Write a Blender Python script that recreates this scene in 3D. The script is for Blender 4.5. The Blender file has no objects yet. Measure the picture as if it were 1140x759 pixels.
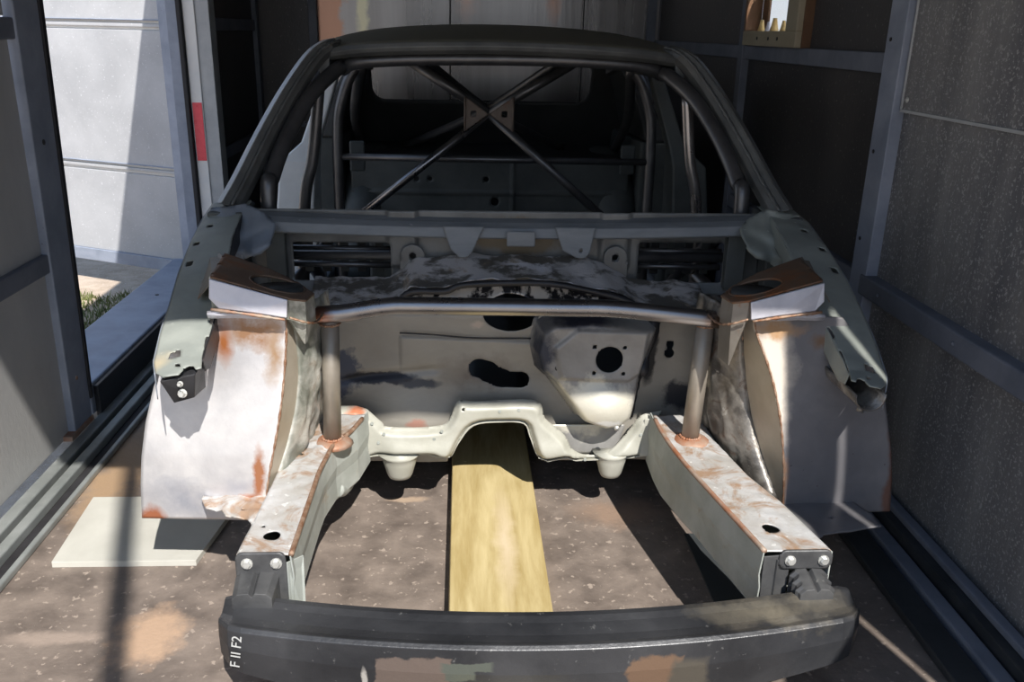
import bpy, bmesh, math, random
import numpy as np
from mathutils import Vector, Matrix
random.seed(4)
S = bpy.context.scene
COL = S.collection
R = math.radians

# ---------------------------------------------------------------- camera
cam_d = bpy.data.cameras.new('camera'); cam = bpy.data.objects.new('camera', cam_d); COL.objects.link(cam)
cam_d.sensor_width = 36; cam_d.lens = 36*980/1140; cam_d.clip_start = .02; cam_d.clip_end = 300
_y, _p, _r = R(-3.5), R(19.4), R(1.3)
_right = Vector((math.cos(_y), math.sin(_y), 0)); _fh = Vector((-math.sin(_y), math.cos(_y), 0))
_fwd = _fh*math.cos(_p) + Vector((0, 0, -math.sin(_p))); _up = _fh*math.sin(_p) + Vector((0, 0, math.cos(_p)))
_right, _up = _right*math.cos(_r) + _up*math.sin(_r), _up*math.cos(_r) - _right*math.sin(_r)
_m = Matrix((_right, _up, -_fwd)).transposed().to_4x4(); _m.translation = (-.13, 0, 1.25)
cam.matrix_world = _m
S.camera = cam

# ---------------------------------------------------------------- sky and sun
w = bpy.data.worlds.new('sky'); S.world = w; w.use_nodes = True
_n = w.node_tree.nodes; _l = w.node_tree.links
_bg = _n['Background']
_tc = _n.new('ShaderNodeTexCoord'); _sx = _n.new('ShaderNodeSeparateXYZ'); _rp = _n.new('ShaderNodeValToRGB')
_rp.color_ramp.elements[0].position = 0.0; _rp.color_ramp.elements[0].color = (.62, .66, .70, 1)
_rp.color_ramp.elements[1].position = .6; _rp.color_ramp.elements[1].color = (.26, .40, .66, 1)
_l.new(_tc.outputs['Generated'], _sx.inputs[0]); _l.new(_sx.outputs[2], _rp.inputs[0]); _l.new(_rp.outputs[0], _bg.inputs[0])
_bg.inputs[1].default_value = 1.5
sd = bpy.data.lights.new('sun', 'SUN'); sun = bpy.data.objects.new('sun', sd); COL.objects.link(sun)
sun.rotation_euler = Vector((-.27, .9, -1)).to_track_quat('-Z', 'Y').to_euler()
sun.location = (2, -6, 7)
sd.energy = 7.0; sd.angle = R(.53); sd.color = (1, .96, .90)
S.view_settings.view_transform = 'Standard'; S.view_settings.look = 'None'
S.view_settings.gamma = 1; S.view_settings.exposure = 0.0

# ---------------------------------------------------------------- materials
def M(name, c1, c2=None, scale=6, rough=.5, metal=0., rust=0., rscale=5, rcol=(.32, .11, .035), speck=0., sscale=60,
      scol=(.6, .58, .55), bump=.2, bscale=40, stretch=(1, 1, 1), spots=(), rough2=None, lo=.35, hi=.65):
    m = bpy.data.materials.new(name); m.use_nodes = True
    nt = m.node_tree; N = nt.nodes; L = nt.links; B = N['Principled BSDF']
    tc = N.new('ShaderNodeTexCoord'); mp = N.new('ShaderNodeMapping'); mp.inputs['Scale'].default_value = stretch
    L.new(tc.outputs['Object'], mp.inputs[0]); co = mp.outputs[0]; obj = tc.outputs['Object']
    def noise(sc, det=5, dist=0, v=None, rg=.6):
        n = N.new('ShaderNodeTexNoise'); n.inputs['Scale'].default_value = sc; n.inputs['Detail'].default_value = det
        n.inputs['Distortion'].default_value = dist; n.inputs['Roughness'].default_value = rg
        L.new(v or co, n.inputs['Vector']); return n
    def ramp(src, a, b):
        r = N.new('ShaderNodeMapRange'); r.inputs['From Min'].default_value = a; r.inputs['From Max'].default_value = b
        L.new(src, r.inputs['Value']); return r.outputs[0]
    def mix(f, a, b):
        x = N.new('ShaderNodeMix'); x.data_type = 'RGBA'; L.new(f, x.inputs[0])
        for i, q in ((6, a), (7, b)):
            if isinstance(q, tuple): x.inputs[i].default_value = (*q, 1)
            else: L.new(q, x.inputs[i])
        return x.outputs[2]
    n1 = noise(scale, 7, .3)
    c = mix(ramp(n1.outputs[0], lo, hi), c1, c2 or c1)
    if speck:
        n3 = noise(sscale, 3, 0, obj); c = mix(ramp(n3.outputs[0], 1-speck, 1-speck+.05), c, scol)
    masks = []
    if rust:
        n2 = noise(rscale, 8, .8, rg=.7); k = ramp(n2.outputs[0], 1-rust, 1-rust+.12)
        c = mix(k, c, rcol); masks.append(k)
    if spots:
        dn = noise(14, 5, 0, obj, .65)
        ad = N.new('ShaderNodeVectorMath'); ad.operation = 'SUBTRACT'; L.new(dn.outputs['Color'], ad.inputs[0]); ad.inputs[1].default_value = (.5, .5, .5)
        for s in spots:
            ctr, rad, col = s[:3]; soft = s[3] if len(s) > 3 else .3; amp = s[4] if len(s) > 4 else .8
            sc = N.new('ShaderNodeVectorMath'); sc.operation = 'SCALE'; L.new(ad.outputs[0], sc.inputs[0]); sc.inputs['Scale'].default_value = amp*max(min(rad), .03)*2
            a2 = N.new('ShaderNodeVectorMath'); L.new(obj, a2.inputs[0]); L.new(sc.outputs[0], a2.inputs[1])
            s1 = N.new('ShaderNodeVectorMath'); s1.operation = 'SUBTRACT'; L.new(a2.outputs[0], s1.inputs[0]); s1.inputs[1].default_value = ctr
            s2 = N.new('ShaderNodeVectorMath'); s2.operation = 'DIVIDE'; L.new(s1.outputs[0], s2.inputs[0]); s2.inputs[1].default_value = rad
            s3 = N.new('ShaderNodeVectorMath'); s3.operation = 'LENGTH'; L.new(s2.outputs[0], s3.inputs[0])
            val = s3.outputs['Value']
            if len(s) > 5:      # squarish patch
                s3.operation = 'ABSOLUTE'; sp = N.new('ShaderNodeSeparateXYZ'); L.new(s3.outputs[0], sp.inputs[0])
                mx = N.new('ShaderNodeMath'); mx.operation = 'MAXIMUM'; L.new(sp.outputs[0], mx.inputs[0]); L.new(sp.outputs[2], mx.inputs[1]); val = mx.outputs[0]
            k = ramp(val, 1, 1-soft); c = mix(k, c, col)
    L.new(c, B.inputs['Base Color'])
    B.inputs['Metallic'].default_value = metal
    rr = N.new('ShaderNodeMapRange'); rr.inputs['To Min'].default_value = rough; rr.inputs['To Max'].default_value = rough2 if rough2 is not None else min(1, rough+.2)
    L.new(n1.outputs[0], rr.inputs['Value']); L.new(rr.outputs[0], B.inputs['Roughness'])
    if bump:
        nb = noise(bscale, 5); b = N.new('ShaderNodeBump'); b.inputs['Strength'].default_value = bump; b.inputs['Distance'].default_value = .004
        L.new(nb.outputs[0], b.inputs['Height']); L.new(b.outputs[0], B.inputs['Normal'])
    return m

RUST = (.30, .10, .03)
m_floor = M('phenolic ply floor', (.105, .084, .072), (.27, .22, .185), 9, .5, lo=.3, hi=.75, speck=.39, sscale=48, scol=(.34, .28, .235), rust=.36, rscale=22, rcol=(.30, .25, .21), bump=.4, bscale=70,
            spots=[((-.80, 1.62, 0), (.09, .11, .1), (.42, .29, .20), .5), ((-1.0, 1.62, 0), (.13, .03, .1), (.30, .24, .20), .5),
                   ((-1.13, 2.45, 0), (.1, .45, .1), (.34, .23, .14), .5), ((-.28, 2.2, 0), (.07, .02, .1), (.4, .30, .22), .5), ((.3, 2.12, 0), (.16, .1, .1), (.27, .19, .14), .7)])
m_wall_dim = M('dimmed scuffed aluminium sheet', (.055, .055, .058), (.105, .10, .098), 2.2, .34, .55, speck=.36, sscale=75, scol=(.23, .22, .21), bump=.25, bscale=90, stretch=(1, 1, .45), rough2=.6)  # wall sheet darkened to keep the trailer's depth dim
m_wall_f = M('streaked aluminium sheet', (.13, .13, .14), (.28, .275, .27), 5, .5, .2, speck=.43, sscale=140, scol=(.38, .375, .37), bump=.35, bscale=120, stretch=(1, 1, .16), rough2=.65, rust=.42, rscale=9, rcol=(.20, .195, .185))  # paler copy of the wall sheet for the better lit front
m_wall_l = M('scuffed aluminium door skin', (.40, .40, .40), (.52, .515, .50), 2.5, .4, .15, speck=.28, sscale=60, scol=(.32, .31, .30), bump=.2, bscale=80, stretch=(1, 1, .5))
m_back = M('glossy rippled aluminium', (.20, .19, .185), (.36, .345, .34), 3, .22, .8, bump=.6, bscale=7, stretch=(1, 1, .06), rough2=.35, speck=.2,
           spots=[((-.93, 5.6, 1.4), (.10, .3, .5), (.42, .24, .17), .3), ((-.72, 5.6, 1.4), (.045, .3, .5), (.50, .47, .34), .6), ((-.1, 5.6, 1.5), (.08, .3, .22), (.4, .27, .22), .8), ((.42, 5.6, 1.5), (.06, .3, .25), (.42, .26, .2), .8)])  # brown and pale spots paint reflections on the aluminium
m_frame = M('blue grey painted steel', (.21, .24, .30), (.30, .33, .40), 8, .45, 0, rust=.27, rscale=14, rcol=(.16, .13, .12), bump=.15, speck=.28, sscale=90, scol=(.1, .1, .12))
m_frame_d = M('dark blue grey painted steel', (.12, .135, .17), (.18, .195, .235), 8, .5, 0, rust=.3, rscale=14, rcol=(.1, .09, .09), bump=.2)
m_track = M('grey aluminium track', (.30, .32, .31), (.42, .44, .43), 9, .4, .5, bump=.2)
m_track_d = M('dark steel rail', (.035, .04, .045), (.06, .065, .07), 9, .4, .4, rust=.35, rscale=12, rcol=(.08, .035, .02), bump=.2)
m_outer = M('white door skin', (.36, .365, .38), (.45, .455, .47), 3.5, .38, 0, speck=.36, sscale=110, scol=(.58, .59, .61), bump=.12, bscale=60)
m_white = M('white strip', (.78, .76, .73), (.70, .70, .69), 10, .35, bump=.05)
m_greyst = M('grey weathered edge', (.36, .37, .38), (.46, .47, .47), 10, .5, rust=.32, rcol=(.25, .22, .2), bump=.2)
m_red = M('red reflector', (.75, .04, .07), (.85, .07, .10), 40, .2, bump=.3, bscale=200)
m_rubber = M('black rubber', (.015, .014, .016), (.025, .024, .027), 20, .6, bump=.1)
m_black = M('black paint', (.012, .012, .014), (.03, .03, .034), 9, .35, bump=.2)
m_gravel = M('pale sand', (.40, .31, .23), (.56, .45, .35), 12, .9, speck=.4, sscale=80, scol=(.6, .52, .43), bump=.8, bscale=120)
m_grass = M('grass blade', (.10, .13, .035), (.22, .23, .09), 6, .7, bump=0)
m_wood = M('yellow timber', (.36, .27, .11), (.54, .44, .23), 5, .55, stretch=(5, .6, 5), bump=.35, bscale=30, rust=.36, rscale=3, rcol=(.38, .24, .07), speck=.3, sscale=20, scol=(.70, .58, .34),
           spots=[((-.02, 1.9, .05), (.035, .30, .1), (.58, .47, .31), .9)])
m_sheet = M('cream board', (.44, .43, .385), (.52, .51, .46), 5, .6, bump=.1)
m_dsheet = M('dark floor plate', (.03, .035, .038), (.045, .05, .052), 6, .5, bump=.1)
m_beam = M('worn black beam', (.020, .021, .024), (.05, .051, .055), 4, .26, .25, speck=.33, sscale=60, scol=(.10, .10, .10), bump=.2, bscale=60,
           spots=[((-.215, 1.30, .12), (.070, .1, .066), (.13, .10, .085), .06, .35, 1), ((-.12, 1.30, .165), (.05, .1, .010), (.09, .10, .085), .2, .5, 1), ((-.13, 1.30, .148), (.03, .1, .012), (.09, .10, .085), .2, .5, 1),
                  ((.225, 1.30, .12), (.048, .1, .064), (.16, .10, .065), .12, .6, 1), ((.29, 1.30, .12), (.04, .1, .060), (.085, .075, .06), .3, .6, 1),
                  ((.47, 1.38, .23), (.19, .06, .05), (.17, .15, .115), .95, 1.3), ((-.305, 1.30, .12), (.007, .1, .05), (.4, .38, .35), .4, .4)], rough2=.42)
m_brkt = M('charcoal bracket steel', (.06, .061, .064), (.12, .12, .12), 12, .38, .3, bump=.3, speck=.36, sscale=30, scol=(.22, .22, .21))
m_bolt = M('zinc bolt', (.55, .55, .52), (.70, .70, .67), 30, .3, .7, bump=.1)
m_rail = M('pale green grey chassis primer', (.33, .35, .32), (.44, .46, .43), 10, .45, .1, rust=.42, rscale=9, rcol=(.33, .27, .20), bump=.25)
m_railtop = M('scraped rail top', (.44, .42, .39), (.56, .56, .56), 14, .42, .25, rust=.50, rscale=11, rcol=(.36, .24, .16), bump=.5, bscale=50, speck=.36, sscale=45, scol=(.70, .70, .68))
m_arch = M('bare steel arch sheet', (.54, .53, .54), (.74, .72, .71), 7, .38, .6, bump=.12, bscale=60, rust=.30, rscale=7, rcol=(.42, .26, .17),
           spots=[((-.74, 1.75, .26), (.10, .1, .06), (.40, .41, .46), .9, 1.2), ((-.62, 1.75, .28), (.06, .1, .03), (.44, .44, .48), .9, 1.2), ((-.58, 1.82, .63), (.11, .1, .05), (.36, .20, .11), .8, 1.4), ((-.535, 1.82, .58), (.025, .1, .09), (.40, .25, .14), .9, 1.2), ((-.645, 1.83, .60), (.025, .1, .06), (.42, .15, .05), .8), ((-.60, 1.75, .245), (.065, .1, .022), (.44, .17, .08), .5, 1.1),  # two blue-grey spots paint shade at the arch foot; the others are rust
                  ((-.82, 1.75, .20), (.04, .1, .045), (.44, .16, .08), .5), ((-.575, 1.76, .31), (.016, .1, .09), (.42, .18, .09), .6),
                  ((.54, 1.83, .60), (.07, .1, .045), (.50, .30, .15), .8, 1.4), ((.60, 1.79, .30), (.02, .1, .10), (.45, .22, .10), .8)])
m_archr = M('shade-toned arch sheet', (.17, .165, .175), (.25, .24, .245), 5, .34, .25, bump=.12, bscale=60, rust=.33, rscale=8, rcol=(.16, .12, .10), speck=.28, sscale=70, scol=(.06, .05, .05),  # right arch steel toned dark for the shade it stands in
            spots=[((.555, 1.80, .50), (.075, .14, .22), (.72, .64, .55), .5, .5), ((.56, 1.82, .64), (.10, .1, .028), (.46, .28, .15), .8, 1.6), ((.60, 1.76, .28), (.022, .1, .08), (.48, .24, .11), .8), ((.68, 1.82, .60), (.035, .1, .025), (.22, .13, .08), .9, 1.5), ((.87, 1.8, .3), (.02, .2, .4), (.22, .12, .09), .6)])  # first spot paints the sun stripe, the others rust and scale
m_side = M('tan arch side wall', (.42, .36, .28), (.52, .46, .37), 8, .35, .4, rust=.36, rscale=7, rcol=(.30, .17, .09), bump=.15)
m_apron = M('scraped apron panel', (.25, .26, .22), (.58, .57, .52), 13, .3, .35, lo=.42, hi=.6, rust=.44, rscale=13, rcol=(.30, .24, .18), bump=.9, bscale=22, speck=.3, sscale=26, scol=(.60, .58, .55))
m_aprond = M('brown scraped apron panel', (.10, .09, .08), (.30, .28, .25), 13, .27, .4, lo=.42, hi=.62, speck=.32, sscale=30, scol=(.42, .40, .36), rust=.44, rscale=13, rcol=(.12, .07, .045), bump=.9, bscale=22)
m_towertop = M('rusted tower top', (.16, .095, .06), (.22, .15, .105), 9, .5, .3, rust=.46, rscale=6, rcol=(.26, .10, .035), bump=.3)
m_plate = M('bare bright steel plate', (.50, .50, .55), (.66, .65, .70), 10, .34, .5, bump=.15, rust=.32, rscale=9, rcol=(.42, .24, .17))
m_towerw = M('tower wall steel', (.20, .18, .155), (.30, .275, .24), 10, .4, .4, rust=.42, rscale=8, rcol=(.24, .12, .06), bump=.3)
m_fender = M('green grey primer', (.24, .26, .24), (.33, .35, .32), 7, .45, .1, speck=.30, sscale=40, scol=(.44, .45, .42), bump=.2, spots=[((-.74, 1.69, .6), (.035, .04, .05), (.48, .42, .30), .8)])
m_fender_b = M('blue grey primer', (.19, .215, .255), (.27, .30, .34), 7, .4, .15, speck=.32, sscale=40, scol=(.38, .40, .43), bump=.25)
m_cowl = M('grey sealer coated cowl', (.15, .165, .18), (.22, .235, .25), 6, .42, .1, bump=.25, stretch=(1, 4, 4), speck=.3, sscale=30, scol=(.32, .33, .33))
m_upper = M('scuffed grey bulkhead', (.12, .123, .122), (.20, .205, .20), 8, .35, .3, spots=[((.02, 2.36, .72), (.15, .1, .06), (.13, .105, .07), .3)], rust=.36, rscale=10, rcol=(.12, .10, .085), bump=.3)
m_band = M('ground bare seam', (.15, .14, .125), (.62, .60, .60), 15, .3, .3, lo=.45, hi=.55, rust=.43, rscale=11, rcol=(.42, .33, .24), bump=1.0, bscale=28, stretch=(.8, 1, 1.6), spots=[((.05, 2.27, .66), (.09, .2, .006), (.75, .74, .78), .5)])  # white spot and pale mottle paint highlights over the scraped metal
m_scr = M('scraped black sealer', (.015, .015, .018), (.60, .56, .50), 17, .28, .3, bump=.8, bscale=20, lo=.51, hi=.56, stretch=(1.1, 1, .45))
BLK = (.02, .021, .03)
m_fw = M('tan grey firewall', (.29, .27, .235), (.37, .345, .30), 7, .40, .15, rust=.33, rscale=7, rcol=(.20, .155, .115), bump=.2, stretch=(.7, 1, 1.3),
         spots=[((-.44, 2.14, .40), (.055, .3, .075), (.07, .08, .115), .3, 1.3), ((-.34, 2.14, .385), (.11, .3, .022), BLK, .3, .9), ((-.24, 2.14, .37), (.07, .3, .016), (.06, .065, .08), .4, .9),
                ((-.08, 2.14, .40), (.12, .3, .06), (.17, .14, .12), .9, .9), ((-.25, 2.14, .255), (.033, .3, .02), (.40, .22, .17), .5),
                ((-.09, 2.14, .53), (.02, .3, .012), (.5, .42, .36), .6), ((-.41, 2.14, .56), (.03, .3, .017), (.50, .43, .34), .5),
                ((.36, 2.12, .46), (.028, .3, .11), (.02, .02, .022), .25, .7), ((.46, 2.14, .33), (.06, .3, .05), (.04, .04, .045), .3), ((.30, 2.14, .58), (.16, .3, .03), BLK, .6)])
m_servo = M('servo recess steel', (.25, .245, .235), (.36, .35, .335), 8, .33, .3, rust=.34, rscale=10, rcol=(.12, .11, .10), bump=.3,
            spots=[((.20, 2.05, .32), (.14, .3, .105), (.62, .59, .50), .25, .7), ((.075, 2.1, .47), (.035, .3, .12), (.04, .045, .065), .6, 1.2), ((.17, 2.1, .57), (.13, .3, .03), (.035, .035, .05), .6),  # pale lower spot paints sunlight onto the light primer
                   ((.25, 2.05, .30), (.05, .3, .012), (.75, .74, .70), .5)])
m_cross = M('pale primer crossmember', (.36, .355, .30), (.45, .445, .39), 9, .38, .05, rust=.34, rscale=9, rcol=(.40, .32, .22), bump=.2, speck=.27, sscale=50, scol=(.36, .34, .30),
            spots=[((-.40, 2.06, .30), (.035, .2, .035), (.45, .16, .08), .4)])
m_tube = M('bare steel tube', (.24, .235, .245), (.34, .33, .33), 8, .18, .95, bump=.05, rust=.22, rscale=12, rcol=(.2, .12, .08), spots=[((-.46, 1.95, .63), (.05, .1, .04), (.24, .10, .06), .6), ((.47, 1.95, .62), (.05, .1, .04), (.2, .11, .07), .6)])
m_upr = M('tan steel tube', (.26, .23, .19), (.36, .32, .27), 8, .34, .45, bump=.08, rust=.3, rscale=12, rcol=(.32, .20, .12))
m_cage = M('dark cage tube', (.10, .10, .105), (.15, .15, .155), 9, .27, .7, bump=.08)
m_gus = M('rusty gusset', (.13, .10, .085), (.20, .16, .13), 10, .5, .3, rust=.45, rcol=(.22, .08, .04), bump=.3)
m_roof = M('olive brown bare roof', (.15, .14, .105), (.20, .185, .145), 3, .42, .2, bump=.1)
m_pillar = M('dark grey pillar steel', (.105, .11, .11), (.17, .175, .17), 9, .4, .25, rust=.34, rscale=14, rcol=(.06, .05, .045), bump=.3)
m_pillar_e = M('pale pillar edge', (.50, .52, .55), (.62, .64, .66), 9, .4, .2, rust=.3, rcol=(.12, .11, .10), bump=.3)
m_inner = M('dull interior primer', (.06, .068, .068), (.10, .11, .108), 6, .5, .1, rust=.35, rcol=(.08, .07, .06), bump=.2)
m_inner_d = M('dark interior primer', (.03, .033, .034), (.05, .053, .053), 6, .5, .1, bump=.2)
m_bpost = M('grey blue door pillar', (.60, .64, .67), (.70, .74, .77), 6, .5, .05, bump=.1)
m_weld = M('brown burnt weld', (.22, .10, .05), (.40, .28, .20), 60, .4, .4, bump=.6, bscale=150)
m_orange = M('orange surface rust', (.34, .14, .07), (.36, .29, .23), 25, .5, .2, bump=.3)
m_cream = M('cream window casing', (.34, .29, .20), (.40, .35, .25), 6, .5, bump=.1)
m_brown = M('brown varnish side', (.13, .065, .03), (.17, .09, .045), 6, .4, bump=.1)
m_gold = M('brass trinket', (.60, .38, .12), (.75, .55, .25), 20, .35, .5, bump=.2)
m_ink = M('white paint pen', (.42, .42, .41), None, 10, .5, bump=0)
m_glass = bpy.data.materials.new('window glass'); m_glass.use_nodes = True
_B = m_glass.node_tree.nodes['Principled BSDF']; _B.inputs['Transmission Weight'].default_value = 1; _B.inputs['Roughness'].default_value = .02; _B.inputs['IOR'].default_value = 1.1

# ---------------------------------------------------------------- helpers
def link(name, me, mat, parent=None, smooth=False, solid=0, bevel=0, off=-1):
    o = bpy.data.objects.new(name, me); COL.objects.link(o)
    if mat: me.materials.append(mat)
    if parent:
        o.parent = parent; o.matrix_parent_inverse = WM(parent).inverted()
    if smooth:
        me.polygons.foreach_set('use_smooth', [True]*len(me.polygons))
    if solid:
        s = o.modifiers.new('thickness', 'SOLIDIFY'); s.thickness = solid; s.offset = off
    if bevel:
        b = o.modifiers.new('edge', 'BEVEL'); b.width = bevel; b.segments = 2; b.limit_method = 'ANGLE'
    return o
def WM(o):
    m = o.matrix_parent_inverse @ o.matrix_basis if o.parent else o.matrix_basis
    return WM(o.parent) @ m if o.parent else m
def mk(name, V, F, mat, parent=None, **k):
    me = bpy.data.meshes.new(name); me.from_pydata([tuple(map(float, v)) for v in V], [], F); me.update()
    return link(name, me, mat, parent, **k)
def empty(name, label, cat, loc, group=None):
    o = bpy.data.objects.new(name, None); COL.objects.link(o); o.location = loc; o.empty_display_size = .1
    o['label'] = label; o['category'] = cat
    if group: o['group'] = group
    return o
def tag(o, label, cat, group=None):
    o['label'] = label; o['category'] = cat
    if group: o['group'] = group
    return o
def struct(o): o['kind'] = 'structure'; return o
BF = [(0, 3, 2, 1), (4, 5, 6, 7), (0, 1, 5, 4), (1, 2, 6, 5), (2, 3, 7, 6), (3, 0, 4, 7)]
def box(name, a, b, mat, parent=None, bevel=.003, **k):
    (x0, y0, z0), (x1, y1, z1) = a, b
    V = [(x0, y0, z0), (x1, y0, z0), (x1, y1, z0), (x0, y1, z0), (x0, y0, z1), (x1, y0, z1), (x1, y1, z1), (x0, y1, z1)]
    return mk(name, V, BF, mat, parent, bevel=bevel, **k)
def prism(name, quad, thick, mat, parent=None, bevel=.002, **k):
    """flat polygon in space given thickness along its normal"""
    q = [Vector(p) for p in quad]; n = (q[1]-q[0]).cross(q[2]-q[0]).normalized()*thick; c = len(q)
    V = q + [p+n for p in q]
    F = [tuple(range(c))[::-1], tuple(range(c, 2*c))] + [(i, (i+1) % c, c+(i+1) % c, c+i) for i in range(c)]
    return mk(name, V, F, mat, parent, bevel=bevel, **k)
def loft(name, secs, mat, parent=None, closed=True, caps=True, smooth=False, **k):
    n = len(secs[0]); V = [p for s in secs for p in s]; F = []
    for i in range(len(secs)-1):
        for j in range(n if closed else n-1):
            a = i*n+j; b = i*n+(j+1) % n; F.append((a, b, b+n, a+n))
    if caps and closed:
        F.append(tuple(range(n))[::-1]); F.append(tuple(range((len(secs)-1)*n, len(secs)*n)))
    return mk(name, V, F, mat, parent, smooth=smooth, **k)
def smoothpath(P, k=6):
    P = [Vector(p) for p in P]
    if len(P) < 3: return P
    out = []
    Q = [P[0]*2-P[1]] + P + [P[-1]*2-P[-2]]
    for i in range(1, len(Q)-2):
        for s in range(k):
            t = s/k; a, b, c, d = Q[i-1], Q[i], Q[i+1], Q[i+2]
            out.append(.5*((2*b)+(c-a)*t+(2*a-5*b+4*c-d)*t*t+(3*b-a-3*c+d)*t**3))
    return out+[P[-1]]
def tube(name, P, r, mat, parent=None, seg=14, curve=True, **k):
    P = smoothpath(P) if curve else [Vector(p) for p in P]
    secs = []; ref = None
    for i, p in enumerate(P):
        t = (P[min(i+1, len(P)-1)]-P[max(i-1, 0)]).normalized()
        if ref is None: ref = t.cross(Vector((0, 0, 1)) if abs(t.z) < .9 else Vector((0, 1, 0))).normalized()
        u = (ref-t*ref.dot(t)).normalized(); ref = u; v = t.cross(u)
        rr = r(i/(len(P)-1)) if callable(r) else r
        secs.append([tuple(p+u*rr*math.cos(2*math.pi*j/seg)+v*rr*math.sin(2*math.pi*j/seg)) for j in range(seg)])
    return loft(name, secs, mat, parent, smooth=True, **k)
# signed distances (positive inside)
def s_poly(pts):
    pts = np.array(pts, float)
    def f(u, v):
        d = np.full(u.shape, 1e9); ins = np.zeros(u.shape, bool)
        for i in range(len(pts)):
            a = pts[i]; b = pts[(i+1) % len(pts)]; e = b-a
            t = np.clip(((u-a[0])*e[0]+(v-a[1])*e[1])/(e@e+1e-12), 0, 1)
            d = np.minimum(d, np.hypot(u-a[0]-t*e[0], v-a[1]-t*e[1]))
            if a[1] != b[1]:
                c = ((a[1] > v) != (b[1] > v)) & (u < (b[0]-a[0])*(v-a[1])/(b[1]-a[1])+a[0]); ins ^= c
        return np.where(ins, d, -d)
    return f
def s_rect(x0, x1, y0, y1, r=0):
    cx, cy, hx, hy = (x0+x1)/2, (y0+y1)/2, (x1-x0)/2-r, (y1-y0)/2-r
    def f(u, v):
        dx = abs(u-cx)-hx; dy = abs(v-cy)-hy
        return r-(np.hypot(np.maximum(dx, 0), np.maximum(dy, 0))+np.minimum(np.maximum(dx, dy), 0))
    return f
def s_circ(x, y, r, ry=None):
    ry = ry or r
    return lambda u, v: (1-np.hypot((u-x)/r, (v-y)/ry))*min(r, ry)
def s_caps(a, b, r):
    def f(u, v):
        e = (b[0]-a[0], b[1]-a[1]); t = np.clip(((u-a[0])*e[0]+(v-a[1])*e[1])/(e[0]**2+e[1]**2), 0, 1)
        return r-np.hypot(u-a[0]-t*e[0], v-a[1]-t*e[1])
    return f
def cut(f, *holes):
    def g(u, v):
        d = f(u, v)
        for h in holes: d = np.minimum(d, -h(u, v))
        return d
    return g
def join(*fs):
    def g(u, v):
        d = fs[0](u, v)
        for h in fs[1:]: d = np.maximum(d, h(u, v))
        return d
    return g
def sstep(x): x = np.clip(x, 0, 1); return x*x*(3-2*x)
_rs = np.random.RandomState(3)
_ph = _rs.rand(12, 3)*6.28; _fr = _rs.randn(12, 2)
def rumple(u, v, sc, amp):
    z = np.zeros_like(u)
    for i in range(12): z += np.sin((u*_fr[i, 0]+v*_fr[i, 1])*sc+_ph[i, 0])
    return z*amp/4
def sheet(name, u0, u1, v0, v1, cell, sdf, fmap, mat, parent=None, solid=.002, off=0, smooth=True, **k):
    nu = max(2, int(round((u1-u0)/cell))+1); nv = max(2, int(round((v1-v0)/cell))+1)
    U, V = np.meshgrid(np.linspace(u0, u1, nu), np.linspace(v0, v1, nv), indexing='ij')
    e = cell*.05; keep = np.ones(U.shape, bool)
    if sdf:
        for it in range(2):
            d = sdf(U, V); gx = (sdf(U+e, V)-sdf(U-e, V))/(2*e); gy = (sdf(U, V+e)-sdf(U, V-e))/(2*e); g2 = np.maximum(gx*gx+gy*gy, .3)
            near = abs(d) < cell*.62
            U = np.where(near, U-d*gx/g2, U); V = np.where(near, V-d*gy/g2, V)
        keep = sdf(U, V) > -cell*.3
    X, Y, Z = fmap(U, V)
    X = X+0*U; Y = Y+0*U; Z = Z+0*U
    idx = -np.ones(U.shape, int); used = np.zeros(U.shape, bool); q = keep[:-1, :-1] & keep[1:, :-1] & keep[1:, 1:] & keep[:-1, 1:]
    used[:-1, :-1] |= q; used[1:, :-1] |= q; used[1:, 1:] |= q; used[:-1, 1:] |= q
    idx[used] = np.arange(used.sum())
    I, J = np.nonzero(q)
    F = np.stack([idx[I, J], idx[I+1, J], idx[I+1, J+1], idx[I, J+1]], 1).tolist()
    return mk(name, np.stack([X[used], Y[used], Z[used]], 1).tolist(), F, mat, parent, smooth=smooth, solid=solid, off=off, **k)
def interp(x, xs, ys): return np.interp(x, xs, ys)
def bead(name, P, r, mat, parent):
    """weld bead: a lumpy thin tube"""
    P = smoothpath(P, 10)
    return tube(name, P, lambda t: r*(.75+.35*math.sin(t*97)*math.sin(t*41+1)), mat, parent, seg=6, curve=False)
def bolt(name, c, n, r, mat, parent, h=.006):
    c = Vector(c); n = Vector(n).normalized(); u = n.cross(Vector((0, 0, 1)) if abs(n.z) < .9 else Vector((1, 0, 0))).normalized(); v = n.cross(u)
    def ring(rr, hh, ph=0, s=12): return [tuple(c+n*hh+(u*math.cos(2*math.pi*j/s+ph)+v*math.sin(2*math.pi*j/s+ph))*rr) for j in range(s)]
    hexr = lambda hh, f: [tuple(c+n*hh+(u*math.cos(2*math.pi*j/12)+v*math.sin(2*math.pi*j/12))*r*f*(1 if j % 2 == 0 else .87)) for j in range(12)]
    return loft(name, [ring(r*1.35, 0), ring(r*1.35, .0015), ring(r*1.3, .0022), hexr(.0022, .95), hexr(h, .95), hexr(h+.0012, .8)], mat, parent)

# ================================================================ SETTING: the trailer
TOP = 2.1
struct(box('floor', (-1.31, .45, -.05), (1.06, 5.62, 0), m_floor, bevel=0))
struct(box('ground', (-16, -22, -.12), (16, 26, -.10), m_gravel, bevel=0))
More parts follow.
